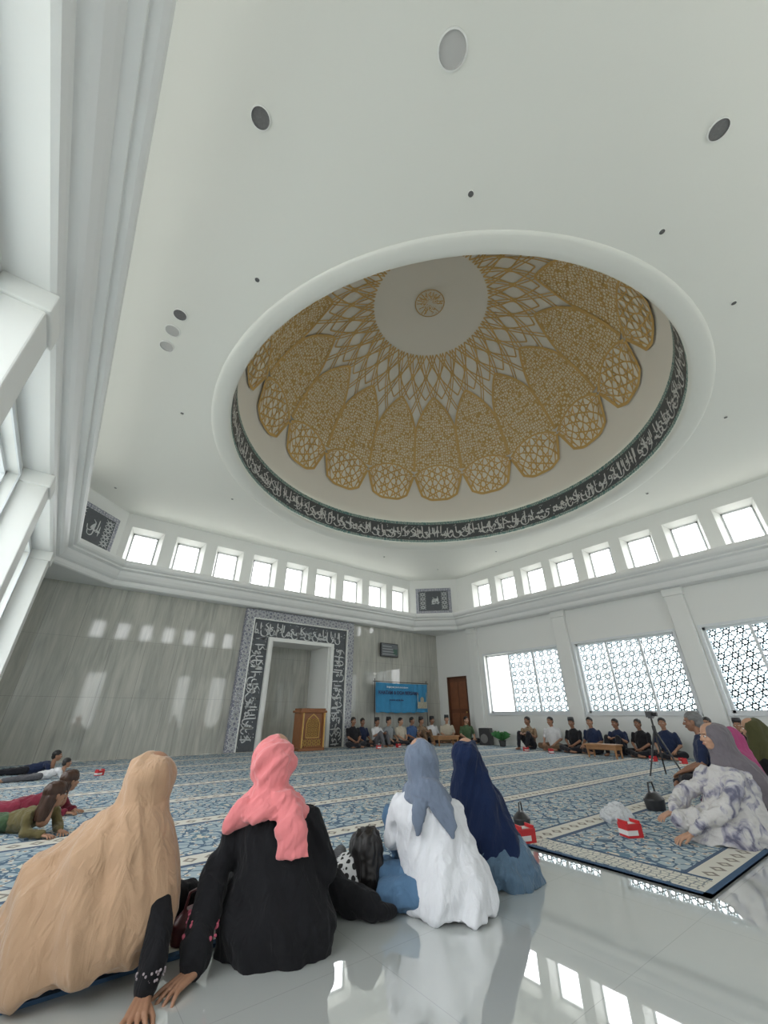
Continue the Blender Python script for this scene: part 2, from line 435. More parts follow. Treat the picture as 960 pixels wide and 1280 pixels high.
for ci,(i,j) in enumerate(((1,2),(3,4),(5,6),(7,0))):
    p=Vector((*oc[i],0));q=Vector((*oc[j],0));d=(q-p);L=d.length;d.normalize()
    n=Vector((-d.y,d.x,0));cen=Vector((DC[0],DC[1],0))
    if (cen-p).dot(n)<0:n=-n
    b=B();b.add([p+Vector((0,0,4.7)),q+Vector((0,0,4.7)),q+Vector((0,0,6.5)),p+Vector((0,0,6.5))],[(0,1,2,3)])
    b.obj('wall_corner_%d'%(ci+1),wallM)
    mid=(p+q)/2
    e=empty('calligraphy_panel',(mid.x,mid.y,0))
    def mp(u,v,dd,d=d,n=n,L=L): return d*(u-L/2)+n*(.04+dd)+Vector((0,0,4.85+v))
    b=B();a0,a1=.28,L-.28
    def bx(u0,u1,v0,v1,d0,d1):
        vs=[mp(u,v,dd) for dd in(d0,d1) for u,v in((u0,v0),(u1,v0),(u1,v1),(u0,v1))]
        b.add(vs,[(0,1,2,3),(4,5,6,7),(0,1,5,4),(1,2,6,5),(2,3,7,6),(3,0,4,7)])
    bx(a0,a1,.02,1.15,-.02,.02);b.mi=1;bx(a0+.13,a1-.13,.15,1.02,.02,.03);b.mi=2
    uc=(a0+a1)/2
    star_lattice(b,lambda u,v,dd:mp(u,v,.034),a0+.17,uc-.34,.2,.97,.19,.012);star_lattice(b,lambda u,v,dd:mp(u,v,.034),uc+.34,a1-.17,.2,.97,.19,.012)
    rr=random.Random(3+ci)
    cm=lambda u,v,dd: mp(uc-.27+u,.30+v,.034+dd)
    for k in range(9):
        g=rr.choice(GL);s=.38;ux=rr.uniform(.02,.30);vy=rr.uniform(.02,.20)
        stroke(b,cm,[(ux+x*s,vy+y*s) for x,y in g],.03,0)
    b.obj('panel',[violetM,darkM,whiteinkM],e,recalc=False)
b=B();N=128;vs=[]
for i in range(N):
    t=2*math.pi*i/N;c,s=math.cos(t),math.sin(t)
    vs.append((DC[0]+5.40*c,DC[1]+5.40*s,ZC))
for i in range(N):
    t=2*math.pi*i/N;c,s=math.cos(t),math.sin(t);k=1e9
    if c>1e-9:k=min(k,(X1+.3-DC[0])/c)
    if c<-1e-9:k=min(k,(X0-.3-DC[0])/c)
    if s>1e-9:k=min(k,(Y1+.3-DC[1])/s)
    if s<-1e-9:k=min(k,(Y0-.3-DC[1])/s)
    vs.append((DC[0]+k*c,DC[1]+k*s,ZC))
b.add(vs,[(i,(i+1)%N,N+(i+1)%N,N+i) for i in range(N)])
for cx,cy in((X0-.3,Y0-.3),(X1+.3,Y0-.3),(X1+.3,Y1+.3),(X0-.3,Y1+.3)):
    sx=1 if cx>DC[0] else -1;sy=1 if cy>DC[1] else -1
    b.add([(cx,cy,ZC+.002),(cx-sx*1.6,cy,ZC+.002),(cx,cy-sy*1.6,ZC+.002)],[(0,1,2)])
b.obj('ceiling',ceilM,recalc=False)
b=B()
b.rev(DC,[(5.41,6.4),(5.40,6.385),(5.36,6.375),(5.30,6.376),(5.20,6.395),(5.10,6.44),(5.06,6.5),(5.06,6.58)]);b.obj('trim_dome_ring',ceilM,smooth=True)
R0=5.06
b=B();b.rev(DC,[(R0,6.57),(R0,6.67)]);b.rev(DC,[(R0,7.29),(R0,7.40)]);b.mi=1
b.rev(DC,[(R0,6.67),(R0,7.29)]);b.mi=2
def dm(u,v,d): 
    a=-u/R0;return(DC[0]+(R0-d)*math.cos(a),DC[1]+(R0-d)*math.sin(a),6.69+v)
calligraphy(b,dm,2*math.pi*R0,.58,.012,5,1.15)
b.obj('dome_drum_calligraphy_band',[tealbandM,darkM,whiteinkM],recalc=False)
# dome
RA,RZ,ZB=5.1,5.6,7.4
def S(ph,az,ins=0):
    p=rad(ph);a=rad(az)
    return Vector((DC[0]+(RA-ins)*math.sin(p)*math.cos(a),DC[1]+(RA-ins)*math.sin(p)*math.sin(a),ZB+(RZ-ins)*math.cos(p)))
de=empty('dome')
b=B();b.rev(DC,[(RA*math.sin(rad(p)),ZB+RZ*math.cos(rad(p))) for p in [90-2.5*k for k in range(36)]+[1,0.001]],128)
b.obj('shell',domeM,de,smooth=True)
def ribbon(b,pts,w,ins,off=0):
    P=[S(p,a,ins) for p,a in pts];cen=Vector((DC[0],DC[1],ZB));n=len(P);vs=[]
    for i in range(n):
        d=P[min(i+1,n-1)]-P[max(i-1,0)];nn=(P[i]-cen).normalized();s=d.cross(nn).normalized()
        vs+=[P[i]+s*(off+w/2),P[i]+s*(off-w/2)]
    b.add(vs,[(2*i,2*i+1,2*i+3,2*i+2) for i in range(n-1)])
gb=B()
for j in range(32):
    for sg in(1,-1):
        pts=[(21+k*1.5,j*11.25+sg*.625*(21+k*1.5-39)) for k in range(27)]
        for off in(.042,-.042): ribbon(gb,pts,.036,.02,off)
        pts=[(21+k*1.5,j*11.25+5.625+sg*1.25*(21+k*1.5-30)) for k in range(13)]
        ribbon(gb,pts,.045,.022,0)
def hw(ph): 
    t=max(0,min(1,(ph-38)/16));return 11.1*math.sin(math.pi/2*t**.8)
pb=B();puv=[]
def patch(b,uvl,c,rows,wid,ins,us,vs_):
    nu=10;vs=[];uv=[]
    for r in rows:
        for i in range(nu+1):
            t=-1+2*i/nu;ph,az=wid(r,t);vs.append(S(ph,c+az,ins));uv.append((az*us+c*3.1,ph*vs_))
    fs=[(k*(nu+1)+i,k*(nu+1)+i+1,(k+1)*(nu+1)+i+1,(k+1)*(nu+1)+i) for k in range(len(rows)-1) for i in range(nu)]
    b.add(vs,fs);uvl+=[uv[i] for f in fs for i in f]
def put_uv(o,uvl):
    l=o.data.uv_layers.new(name='UV')
    for d,u in zip(l.data,uvl): d.uv=u
PR=[38+i*1.5 for i in range(20)]+[68.5]
for k in range(16):
    c=k*22.5
    patch(pb,puv,c,PR,lambda r,t:(r,t*hw(r)),.04,.85,.95)
    for sg in(1,-1):
        ribbon(gb,[(r,c+sg*hw(r)) for r in PR],.075,.055)
    for p0 in(44,48,52,56,60,64):
        ribbon(gb,[(p0-4*(1-abs(t)),c+t*hw(p0)) for t in[-1,-.66,-.33,0,.33,.66,1]],.018,.056)
o=pb.obj('petals',arabM,de,recalc=False);put_uv(o,puv)
rb=B();ruv=[]
def scal(t): 
    t=abs(t)
    return 80.5 if t<.35 else (80.5-(t-.35)*5.0 if t<.7 else 78.75-(t-.7)*27)
for k in range(16):
    c=k*22.5
    rf=lambda r,t:((70-4*(1-t*t))*(1-r)+scal(t)*r,t*10.9)
    patch(rb,ruv,c,[i/6 for i in range(7)],rf,.045,.30,.36)
    def rm(u,v,d,c=c,rf=rf):
        ph,az=rf(max(0,min(1,v/1.15)),max(-1,min(1,u)));return S(ph,c+az,.055)
    star_lattice(gb,rm,-1,1,0,1.15,.5,.042)
    TT=[-1+i/10 for i in range(21)]
    ribbon(gb,[(scal(t),c+t*10.9) for t in TT],.09,.06)
    ribbon(gb,[(70-4*(1-t*t),c+t*10.9) for t in TT],.06,.06)
o=rb.obj('rosettes',roseM,de,recalc=False)
def cmap(u,v,d):
    a=u/.36;r=.05+v
    return(DC[0]+r*math.cos(a),DC[1]+r*math.sin(a),ZB+RZ-.08-r*r*.07)
calligraphy(gb,cmap,2*math.pi*.36,.42,0,9,1.1)
P_=[(.47*math.cos(k*.2618),.47*math.sin(k*.2618)) for k in range(25)]
for p,q in zip(P_,P_[1:]): gb.bar2(lambda u,v,d:(DC[0]+u,DC[1]+v,ZB+RZ-.09),p,q,.03)
gb.obj('gold_tracery',goldM,de,recalc=False)
sensM=M('fixture_grey',(.16,.16,.16),.5,.3,40);lgM=M('fixture_light',(.50,.50,.49),.5,.05)
def fixture(name,x,y,r,m):
    b=B();b.rev((0,0),[(r*1.12,-.001),(r*1.12,-.015),(r,-.018)],32);b.mi=1
    b.rev((0,0),[(r,-.017),(r*.96,-.005),(.001,-.005)],32)
    b.obj(name,[wallM,m],recalc=False,loc=(x,y,ZC))
fixture('ceiling_speaker',1.22,.56,.125,lgM);fixture('ceiling_speaker',0,2.07,.09,sensM);fixture('ceiling_speaker',3.82,-.75,.09,sensM)
fixture('ceiling_speaker',-.13,4.94,.09,sensM);fixture('ceiling_speaker',-.16,5.31,.10,lgM);fixture('ceiling_speaker',-.17,5.69,.10,lgM)
for x,y in((2.2,1.2),(4.42,.0),(.60,3.7),(6.33,-.26),(.42,7.26),(9.3,.6),(11.4,2.9),(11.6,8.2),(2.4,10.2),(8.6,11.2),(-.3,11.5),(11.3,11.0)):
    fixture('recessed_downlight',x,y,.032,sensM)

# ------------------------------------------------------------ carpet
CX0,CX1=X0+.38,X1-.15
b=B();b.box((CX0,2.6,.001),(CX1,Y1-.25,.012));b.box((3.5,1.3,.001),(CX1,2.6,.012));b.mi=1
b.box((3.5,1.3,.001),(3.54,2.6,.015));b.box((3.5,1.3,.001),(CX1,1.34,.015));b.box((CX0,2.57,.001),(3.52,2.61,.015))
b.mi=2;b.box((3.57,1.38,.002),(3.80,2.6,.014));b.mi=1;b.box((3.81,1.38,.002),(3.83,2.6,.015))
creamcarpM=mk_lace('carpet_border_cream',(.20,.22,.22),(.62,.60,.51),20,.09,False,(1,1,1),.17)
b.obj('prayer_carpet',[carpetM,M('carpet_binding_blue',(.04,.09,.17),.9,.2,30),creamcarpM])

# ------------------------------------------------------------ mihrab
me_=empty('mihrab',(6.3,13,0))
MO=(-6.3,-13,0)
def fr(b,x0,x1,z1,w,ya,yb):
    b.box((x0,ya,0),(x0+w,yb,z1));b.box((x1-w,ya,0),(x1,yb,z1));b.box((x0+w,ya,z1-w),(x1-w,yb,z1))
b=B();fr(b,4.2,8.4,4.08,.3,12.84,12.999);b.mi=1;fr(b,4.5,8.1,3.78,.6,12.9,12.999);b.mi=2
fr(b,5.06,7.54,3.24,.12,12.80,12.999);fr(b,4.47,8.13,3.81,.04,12.82,12.9)
b.obj('frame',[violetM,darkM,wallM],me_,bevel=.006,loc=MO)
b=B()
calligraphy(b,lambda u,v,d:(4.53+v,12.895-d,3.2-u),3.15,.52,.004,11,1.0)
calligraphy(b,lambda u,v,d:(8.07-v,12.895-d,.05+u),3.15,.52,.004,12,1.0)
calligraphy(b,lambda u,v,d:(4.55+u,12.895-d,3.23+v),3.5,.52,.004,13,1.0)
b.obj('calligraphy',whiteinkM,me_,recalc=False,loc=MO)
b=B()
star_lattice(b,lambda u,v,d:(u,12.835-d,v),4.22,4.48,.05,4.05,.26,.018);star_lattice(b,lambda u,v,d:(u,12.835-d,v),8.12,8.38,.05,4.05,.26,.018)
star_lattice(b,lambda u,v,d:(u,12.835-d,v),4.5,8.1,3.80,4.06,.26,.018)
b.obj('star_tracery',whiteinkM,me_,recalc=False,loc=MO)
b=B();b.box((5.1,14.2,0),(7.5,14.3,3.3));b.mi=1
b.box((5.12,12.9,0),(5.25,14.25,3.17));b.box((7.35,12.9,0),(7.48,14.25,3.17));b.box((5.12,12.9,3.15),(7.48,14.3,3.19))
b.obj('niche',[marbleM,wallM],me_,loc=MO)

# door
b=B();b.box((X1+.08,11.45,0),(X1+.14,12.45,2.3));b.mi=1
b.box((X1+.0,11.405,0),(X1+.14,11.46,2.345));b.box((X1+.0,12.44,0),(X1+.14,12.495,2.345));b.box((X1+.0,11.405,2.29),(X1+.14,12.495,2.345))
b.mi=2
for z0,z1 in((.15,1.0),(1.15,2.15)):
    for y0,y1 in((11.53,11.92),(11.98,12.37)): b.box((X1+.06,y0,z0),(X1+.09,y1,z1))
b.mi=3;b.ball((X1+.03,11.56,1.03),.03,2)
b.obj('door_1',[woodM,M('door_frame_wood',(.10,.04,.02),.4,.2),M('door_panel_wood',(.22,.085,.04),.4,.3),carveM],bevel=.005)

# podium
e=empty('wooden_lectern',(6.42,12.15,.012))
b=B();w=.40
b.box((-w-.03,-.27,0),(w+.03,.27,.08));b.box((-w,-.24,.08),(w,.24,1.0));b.box((-w-.05,-.29,1.0),(w+.05,.27,1.06))
b.box((-w-.02,-.26,1.06),(w+.02,.2,1.12));b.box((-w,-.26,.08),(-w+.08,-.30,1.0));b.box((w-.08,-.26,.08),(w,-.30,1.0))
b.obj('body',M('lectern_wood',(.26,.105,.04),.35,.3,4),e,bevel=.01)
b=B()
pm=lambda u,v,d:(u,-.245-d,v)
star_lattice(b,pm,-.3,.3,.12,.3,.15,.014,.01)
star_lattice(b,pm,-.18,.18,.36,.84,.12,.012,.01)
A=[(-.22,.34),(-.22,.7),(-.17,.82),(-.08,.9),(0,.96),(.08,.9),(.17,.82),(.22,.7),(.22,.34),(-.22,.34)]
for p,q in zip(A,A[1:]): b.bar2(pm,p,q,.025,.02)
for x in(-.36,.36): b.cone((x,-.31,.08),(x,-.31,1.0),.022,.022)
b.obj('carving',carveM,e,recalc=False)

# TV
e=empty('wall_tv',(10.15,12.93,3.25))
b=B();b.box((-.44,-.08,-.26),(.44,-.02,.26));b.box((-.1,-.02,-.1),(.1,.065,.1));b.obj('casing',blackM,e,bevel=.01)
b=B();b.box((-.41,-.085,-.23),(.41,-.079,.23));b.mi=1
for k in range(4): b.box((-.36,-.088,.12-.1*k),(.1+.06*k,-.086,.15-.1*k))
b.mi=2;b.box((.18,-.088,-.17),(.38,-.086,.05))
b.obj('screen',[M('screen_grey',(.14,.155,.17),.3,.3,4),M('screen_text',(.38,.40,.41)),M('screen_green',(.08,.15,.12))],e)
# banner
e=empty('event_banner',(10.6,12.62,.012))
b=B();n=48;vs=[]
for i in range(n+1):
    x=-1.3+2.6*i/n
    for k in range(5):
        z=2.02-k*.25;vs.append((x,.03*math.sin(i*.55)*(.3+k*.2)+.015*math.sin(i*1.3+k),z-.02*math.sin(math.pi*i/n)-(.012*math.sin(i*.8) if k==4 else 0)))
b.add(vs,[(5*i+k,5*i+k+1,5*i+k+6,5*i+k+5) for i in range(n) for k in range(4)]);b.obj('sheet',cloth('banner_blue',(.055,.25,.45),.12,.05),e,recalc=False,smooth=True)
b=B();b.cone((-1.3,.06,0),(-1.3,.06,2.15),.015,.015);b.cone((1.3,.06,0),(1.3,.06,2.15),.015,.015);b.cone((-1.4,.04,2.05),(1.4,.04,2.05),.012,.012);b.obj('poles',blackM,e)
inkM=M('banner_ink',(.02,.04,.12),.6);bwM=M('banner_white',(.5,.6,.68),.6)
def text(s,size,x,z,m,par):
    c=bpy.data.curves.new('lettering','FONT');c.body=s;c.size=size;c.align_x='CENTER';c.extrude=.002;c.offset=.004
    o=bpy.data.objects.new('lettering',c);COL.objects.link(o);o.parent=par;o.location=(x,-.055,z);o.rotation_euler=(rad(90),0,0);c.materials.append(m)
text('KHATAM & DOA BERSAMA',.165,-.22,1.62,inkM,e);text('Masjid Jami, jamaah dan keluarga',.08,-.3,1.84,bwM,e);text('bersama majelis ilmu',.08,-.35,1.40,inkM,e)
b=B()
b.ball((.95,-.05,1.45),(.10,.01,.11),2);b.box((.72,-.06,1.15),(1.2,-.05,1.38))
for x in(.72,1.18): b.cone((x,-.05,1.15),(x,-.05,1.72),.02,.008)
b.obj('mosque_picture',M('banner_picture',(.35,.34,.26),.6,.4,20),e)
e=empty('loudspeaker',(12.45,10.3,.012),rad(-75))
b=B();b.box((-.2,-.16,.0),(.2,.16,.52));b.obj('cabinet',blackM,e,bevel=.02)
b=B();b.rev((0,0),[(.001,0),(.13,0),(.14,.015),(.12,.02)],24);b.obj('woofer',sensM,e,loc=(0,-.17,.2),rot=(rad(90),0,0),recalc=False)
e=empty('potted_plant',(12.35,9.55,.012))
b=B();b.loft([(0,0,0,.09,.09),(0,0,.16,.12,.12),(0,0,.18,.13,.13),(0,0,.18,.10,.10)]);b.obj('pot',M('pot_dark',(.05,.05,.05),.5),e)
b=B();rr=random.Random(2)
for k in range(60):
    a=rr.uniform(0,6.28);l=rr.uniform(.15,.36);h=rr.uniform(.12,.3);P=[Vector((0,0,.15)),Vector((math.cos(a)*l*.5,math.sin(a)*l*.5,.22+h*.8)),Vector((math.cos(a)*l,math.sin(a)*l,.2+h*.6))]
    s=Vector((-math.sin(a),math.cos(a),0))*.04
    b.add([P[0],P[1]+s,P[2],P[1]-s],[(0,1,2),(0,2,3)])
b.obj('leaves',M('leaf_green',(.06,.22,.07),.5,.3,8),e,recalc=False)
def low_table(x,y,rz,l=.9):
    e=empty('low_wooden_table',(x,y,.012),rz);b=B()
    b.box((-l/2,-.2,.26),(l/2,.2,.30));b.box((-l/2+.03,-.17,.18),(l/2-.03,.17,.26))
    for sx in(-1,1):
        for sy in(-1,1): b.cone((sx*(l/2-.06),sy*.14,.0),(sx*(l/2-.06),sy*.14,.2),.02,.03)
    b.obj('table',M('table_wood',(.34,.17,.07),.4,.3,5),e,bevel=.008)
low_table(11.15,11.0,rad(-10));low_table(11.3,5.65,rad(90),.8)

redM=M('carton_red',(.50,.02,.025),.45,.1);carW=M('carton_white',(.70,.69,.67),.5,.05)
def food_box(loc,rz,s=1):
    e=empty('food_box',loc,rz,s);b=B();b.box((-.085,-.065,.0),(.085,.065,.11));b.mi=1
    b.box((-.087,-.067,.02),(.03,.067,.06));b.box((-.04,-.04,.1095),(.04,.04,.112));b.mi=0
    b.box((-.075,-.065,.11),(-.065,.065,.135));b.box((.065,-.065,.11),(.075,.065,.135))
    b.obj('carton',[redM,carW],e)
ZF=.012
def wf(R,F,z=ZF): return W(R,F,z)
food_box(wf(1.22,4.28),.35-TH,.9);food_box(wf(2.24,4.45),.2-TH,.9)
food_box(wf(-5.1,8.3),.5,.7)
for y in(8.0,7.2,4.6,4.0): food_box((11.4,y,ZF),y,.8)
for x in(8.5,9.3): food_box((x,11.35,ZF),x,.8)
b=B();b.loft([(0,0,.0,.17,.12),(0,0,.05,.19,.13),(.01,0,.10,.14,.09),(.05,0,.15,.05,.03)]);b.ball((-.12,.02,.05),(.1,.09,.05))
bm_=b.blob('bag',.008,1,lambda c:.03*noise.noise(c*20)+.012*noise.noise(c*50))
pl,nt,pb2=nm('plastic_film');nt.links.new(mixc(nt,noi(nt,coord(nt),20),(.60,.63,.66),(.74,.75,.76)),pb2.inputs['Base Color']);pb2.inputs['Roughness'].default_value=.2;pb2.inputs['Alpha'].default_value=.7
e=empty('plastic_bag',wf(2.42,5.02));inst('bag',bm_,e,pl)
b=B();b.loft([(0,0,.0,.10,.07),(0,0,.08,.11,.08),(0,0,.13,.06,.03)]);b.tube([(-.07,0,.1,.008),(-.04,0,.2,.008),(.04,0,.2,.008),(.07,0,.1,.008)])
hb=b.blob('bag',.006,2)
e=empty('black_handbag',wf(3.15,5.55),0,1.3);inst('bag',hb,e,blackM)
e=empty('maroon_handbag',W(-.97,2.66,.014),.6,.9);inst('bag',hb,e,M('leather_maroon',(.10,.02,.025),.4,.2))
e=empty('black_handbag',wf(1.35,4.75),.4,1.0);inst('bag',hb,e,blackM)
e=empty('camera_tripod',wf(5.0,8.2));b=B()
for k in range(3):
    a=k*2.094+.4;b.cone((0,0,.72),(math.cos(a)*.3,math.sin(a)*.3,.005),.018,.012);b.cone((math.cos(a)*.13,math.sin(a)*.13,.38),(0,0,.34),.006,.006)
b.cone((0,0,.3),(0,0,.9),.016,.016);b.cone((0,0,.7),(0,0,.78),.03,.03);b.box((-.05,-.03,.9),(.05,.03,.92));b.box((-.08,-.04,.92),(.08,.05,1.02));b.cone((0,-.04,.97),(0,-.12,.97),.032,.035)
b.obj('tripod',blackM,e)

# ------------------------------------------------------------ people
b=B();b.ball((0,-.015,.035),(.076,.096,.083));b.ball((0,.02,-.025),(.062,.068,.085));b.ball((0,.036,-.082),(.038,.042,.03))
b.tube([(0,.084,.008,.008),(0,.103,-.028,.012)]);b.ball((0,.088,-.03),(.02,.012,.009),2)
for s in(1,-1):
    b.ball((s*.077,-.005,-.012),(.010,.020,.031),2);b.ball((s*.03,.076,.024),(.022,.012,.007),2);b.ball((s*.042,.055,-.03),(.022,.024,.022),2)
b.ball((0,.086,-.056),(.024,.010,.006),2);b.ball((0,.084,-.067),(.02,.010,.007),2)
b.tube([(0,-.02,-.06,.052),(0,-.035,-.12,.05),(0,-.045,-.22,.062)])
headMe=b.blob('head',.0055,2)
b=B()
for s in(1,-1): b.ball((s*.03,.079,.0),(.013,.008,.008),2)
b.mi=1
for s in(1,-1): b.ball((s*.03,.086,.0),.005,2)
b.mi=2
for s in(1,-1): b.tube([(s*.015,.090,.018,.003),(s*.045,.082,.02,.002)])
b.mi=3;b.ball((0,.0935,-.0615),(.019,.004,.006),2)
eyeMe=b.mesh('eyes',True)
b=B();b.ball((0,-.022,.046),(.083,.100,.083));b.ball((0,-.055,-.01),(.07,.062,.07))
hairMe=b.blob('hair',.008,2,lambda c:.004*noise.noise(c*60))
b=B();b.loft([(0,-.015,.055,.086,.103),(0,-.015,.10,.084,.10),(0,-.015,.145,.078,.094),(0,-.015,.15,.07,.085)]);capMe=b.mesh('cap',True)
eyeW=M('eye_white',(.7,.7,.68),.3);eyeD=M('eye_dark',(.02,.012,.01),.3);lipM=M('lips',(.33,.12,.10),.5)
hairK=M('hair_black',(.012,.010,.010),.5,.3,30);hairB=M('hair_brown',(.05,.022,.012),.5,.3,30);hairG=M('hair_grey',(.16,.16,.16),.6,.4,40)
skins=[M('skin_tan',(.36,.19,.115),.55,.06),M('skin_brown',(.27,.135,.08),.55,.06),M('skin_light',(.45,.26,.17),.55,.06)]
b=B()
for x,l in((.028,.070),(.0095,.080),(-.0095,.074),(-.027,.057)):
    sp=x*2.6
    b.tube([(x*.55,.0,0,.016),(x,.085,.002,.0125)])
    k=Vector((x,.085,.002));pts=[(*k,.0105)];ang=.10
    for fr_,r in((.45,.0088),(.3,.0080),(.25,.0066)):
        k=k+Vector((sp*.12*fr_*3,math.cos(ang)*l*fr_,-math.sin(ang)*l*fr_));pts.append((*k,r));ang+=.28
    b.tube(pts)
b.tube([(.012,.018,-.004,.016),(.040,.052,-.010,.0125),(.058,.078,-.014,.0098),(.064,.102,-.018,.0078)])
b.tube([(0,-.03,0,.026),(0,.01,0,.024)]);b.ball((0,.05,-.002),(.036,.042,.014))
handMe=b.blob('hand',.003,1)
def add_head(par,loc,rot=(0,0,0),sk=skins[0],hair=None,cap=None,sc=1):
    s=(sc,sc,sc)
    inst('head',headMe,par,sk,loc,rot,s);inst('eyes',eyeMe,par,[eyeW,eyeD,hairK,lipM],loc,rot,s)
    if hair:inst('hair',hairMe,par,hair,loc,rot,s)
    if cap:inst('cap',capMe,par,cap,loc,rot,s)
def add_hand(par,loc,yaw,pitch,sk,right=False,roll=0,sc=1,name='hand'):
    inst(name,handMe,par,sk,loc,(pitch,roll,yaw),(-sc if right else sc,sc,sc))
fw=lambda A,s1=9,s2=9:(lambda c:A*noise.noise(Vector((c.x*s1,c.y*s1,c.z*s2)))+A*.4*noise.noise(Vector((c.x*s1*2.3,c.y*s1*2.3,c.z*s2*2.3+5))))
def tmpl(pose):
    b=B()
    b.loft([(0,0,.06,.17,.14),(0,0,.2,.165,.125),(0,.01,.36,.185,.125),(0,.0,.48,.19,.112),(0,-.005,.545,.14,.085),(0,-.005,.60,.062,.058)])
    if pose==0: arms=[(.195,0,.505,.056),(.245,.03,.33,.05)];el=(.25,.05,.29);wr=(.17,.27,.205)
    elif pose==1: arms=[(.195,0,.505,.056),(.25,.10,.35,.05)];el=(.25,.13,.32);wr=(.11,.33,.43)
    else: arms=[(.195,0,.505,.056),(.225,.08,.33,.05)];el=(.22,.10,.30);wr=(.07,.24,.19)
    for s in(1,-1): b.tube([(s*x,y,z,r) for x,y,z,r in arms])
    shirt=b.blob('shirt',.014,4,fw(.016,14,9))
    b=B()
    for s in(1,-1): b.tube([(s*arms[1][0],arms[1][1],arms[1][2],.038),(s*el[0],el[1],el[2],.037),(s*wr[0],wr[1],wr[2],.026)])
    arm=b.blob('forearms',.010,3)
    b=B();b.ball((0,0,.1),(.17,.14,.1))
    for s in(1,-1):
        if pose==1: b.tube([(s*.09,0,.1,.1),(s*.15,.34,.42,.068),(s*.13,.48,.09,.05)])
        else: b.tube([(s*.09,.0,.1,.1),(s*.31,.24,.12,.075),(-s*.02,.36+.03*s,.07,.052)])
    tr=b.blob('trousers',.014,4,fw(.01,14,14))
    b=B()
    for s in(1,-1):
        if pose==1: b.tube([(s*.13,.46,.06,.036),(s*.13,.5,.035,.034),(s*.14,.62,.028,.026)])
        else: b.tube([(-s*.02,.36+.03*s,.06,.036),(-s*.14,.37+.03*s,.04,.030),(-s*.20,.33+.03*s,.035,.024)])
    ft=b.blob('feet',.010,2)
    return shirt,arm,tr,ft,wr
T=[tmpl(i) for i in range(3)]
def sitter(loc,rz,pose,shirt,pants,sk,hair=hairK,cap=None,sc=1,name='seated_man',turn=0):
    e=empty(name,loc,rz,sc);s_,a,t,f,wr=T[pose]
    inst('shirt',s_,e,shirt);inst('forearms',a,e,sk);inst('trousers',t,e,pants);inst('feet',f,e,sk)
    yaw={0:.35,1:.9,2:1.1}[pose];pit={0:-.45,1:-.2,2:-.2}[pose]
    add_hand(e,(wr[0],wr[1],wr[2]),yaw,pit,sk,True,name='hand_right');add_hand(e,(-wr[0],wr[1],wr[2]),-yaw,pit,sk,False,name='hand_left')
    add_head(e,(0,.035,.745),(0,0,turn),sk,hair,cap);return e
sc_={'navy':cloth('shirt_navy',(.02,.03,.07)),'black':cloth('shirt_black',(.015,.015,.018)),'white':cloth('shirt_white',(.65,.65,.66)),
 'blue':cloth('shirt_blue',(.05,.10,.22)),'cream':cloth('shirt_cream',(.5,.45,.36)),'grey':cloth('shirt_grey',(.25,.27,.28)),'batik':mk_lace('shirt_batik',(.10,.05,.03),(.35,.25,.14),26,.12,False),'green':cloth('shirt_green',(.07,.12,.06))}
pk=cloth('trousers_black',(.02,.02,.025));pg=cloth('trousers_grey',(.12,.12,.13));pb_=cloth('trousers_brown',(.16,.10,.06))
Z=.012
rowR=[(8.35,'batik',pk,1,0),(7.62,'white',pb_,0,0),(6.85,'black',pk,2,1),(6.32,'navy',pk,0,0),(5.68,'navy',pk,1,0),(5.08,'black',pk,2,0),(4.48,'navy',pk,0,0),(3.55,'blue',pk,0,0),(3.0,'black',pg,2,1),(2.3,'white',pg,0,1),(1.6,'cream',pk,0,0)]
rr=random.Random(21)
for y,c,p,po,cap in rowR:
    sitter((12.28+rr.uniform(-.12,.06),y,Z),rad(90)+rr.uniform(-.25,.25),po,sc_[c],p,rr.choice(skins[:2]),hairK,blackM if cap else None,rr.uniform(.99,1.08),turn=rr.uniform(-.3,.3))
rowB=[(8.0,12.1,'black',pk,2,0),(8.5,12.3,'navy',pk,0,0),(9.0,12.15,'white',pg,1,1),(9.55,12.2,'grey',pk,0,1),(10.05,12.15,'cream',pk,2,0),(10.55,12.1,'blue',pk,0,0),(11.05,12.15,'batik',pb_,1,1),(11.6,12.15,'white',pk,0,1),(12.1,11.85,'cream',pb_,2,1),(12.35,11.1,'green',pk,0,0)]
for x,y,c,p,po,cap in rowB:
    sitter((x,y,Z),rad(180)+rr.uniform(-.25,.35)-(.8 if x>11.9 else 0),po,sc_[c],p,rr.choice(skins),hairK,blackM if cap else None,rr.uniform(.97,1.05),turn=rr.uniform(-.3,.3))
sitter(W(4.75,6.7,Z),-TH+rad(50),0,sc_['navy'],pk,skins[1],hairG,None,1.17)

def lady(name,R,F,z=.0): return empty(name,W(R,F,z),-TH)
sk=skins[0];ly=skins[2]
def folds(A,s1,s2,B2=0,sh=0):
    def f(c):
        x=c.x+sh*c.z
        n=noise.noise(Vector((x*s1,c.y*s1,c.z*s2)))
        r=1-2*abs(noise.noise(Vector((x*s1*.8+7,c.y*s1*.8,c.z*s2*.8+3))))
        r2=1-2*abs(noise.noise(Vector((x*s1*1.7+17,c.y*s1*1.7,c.z*s2*1.6+3))))
        return A*(n*.7+r*.55-.25+r2*.3-.15)+B2*noise.noise(c*38)
    return f
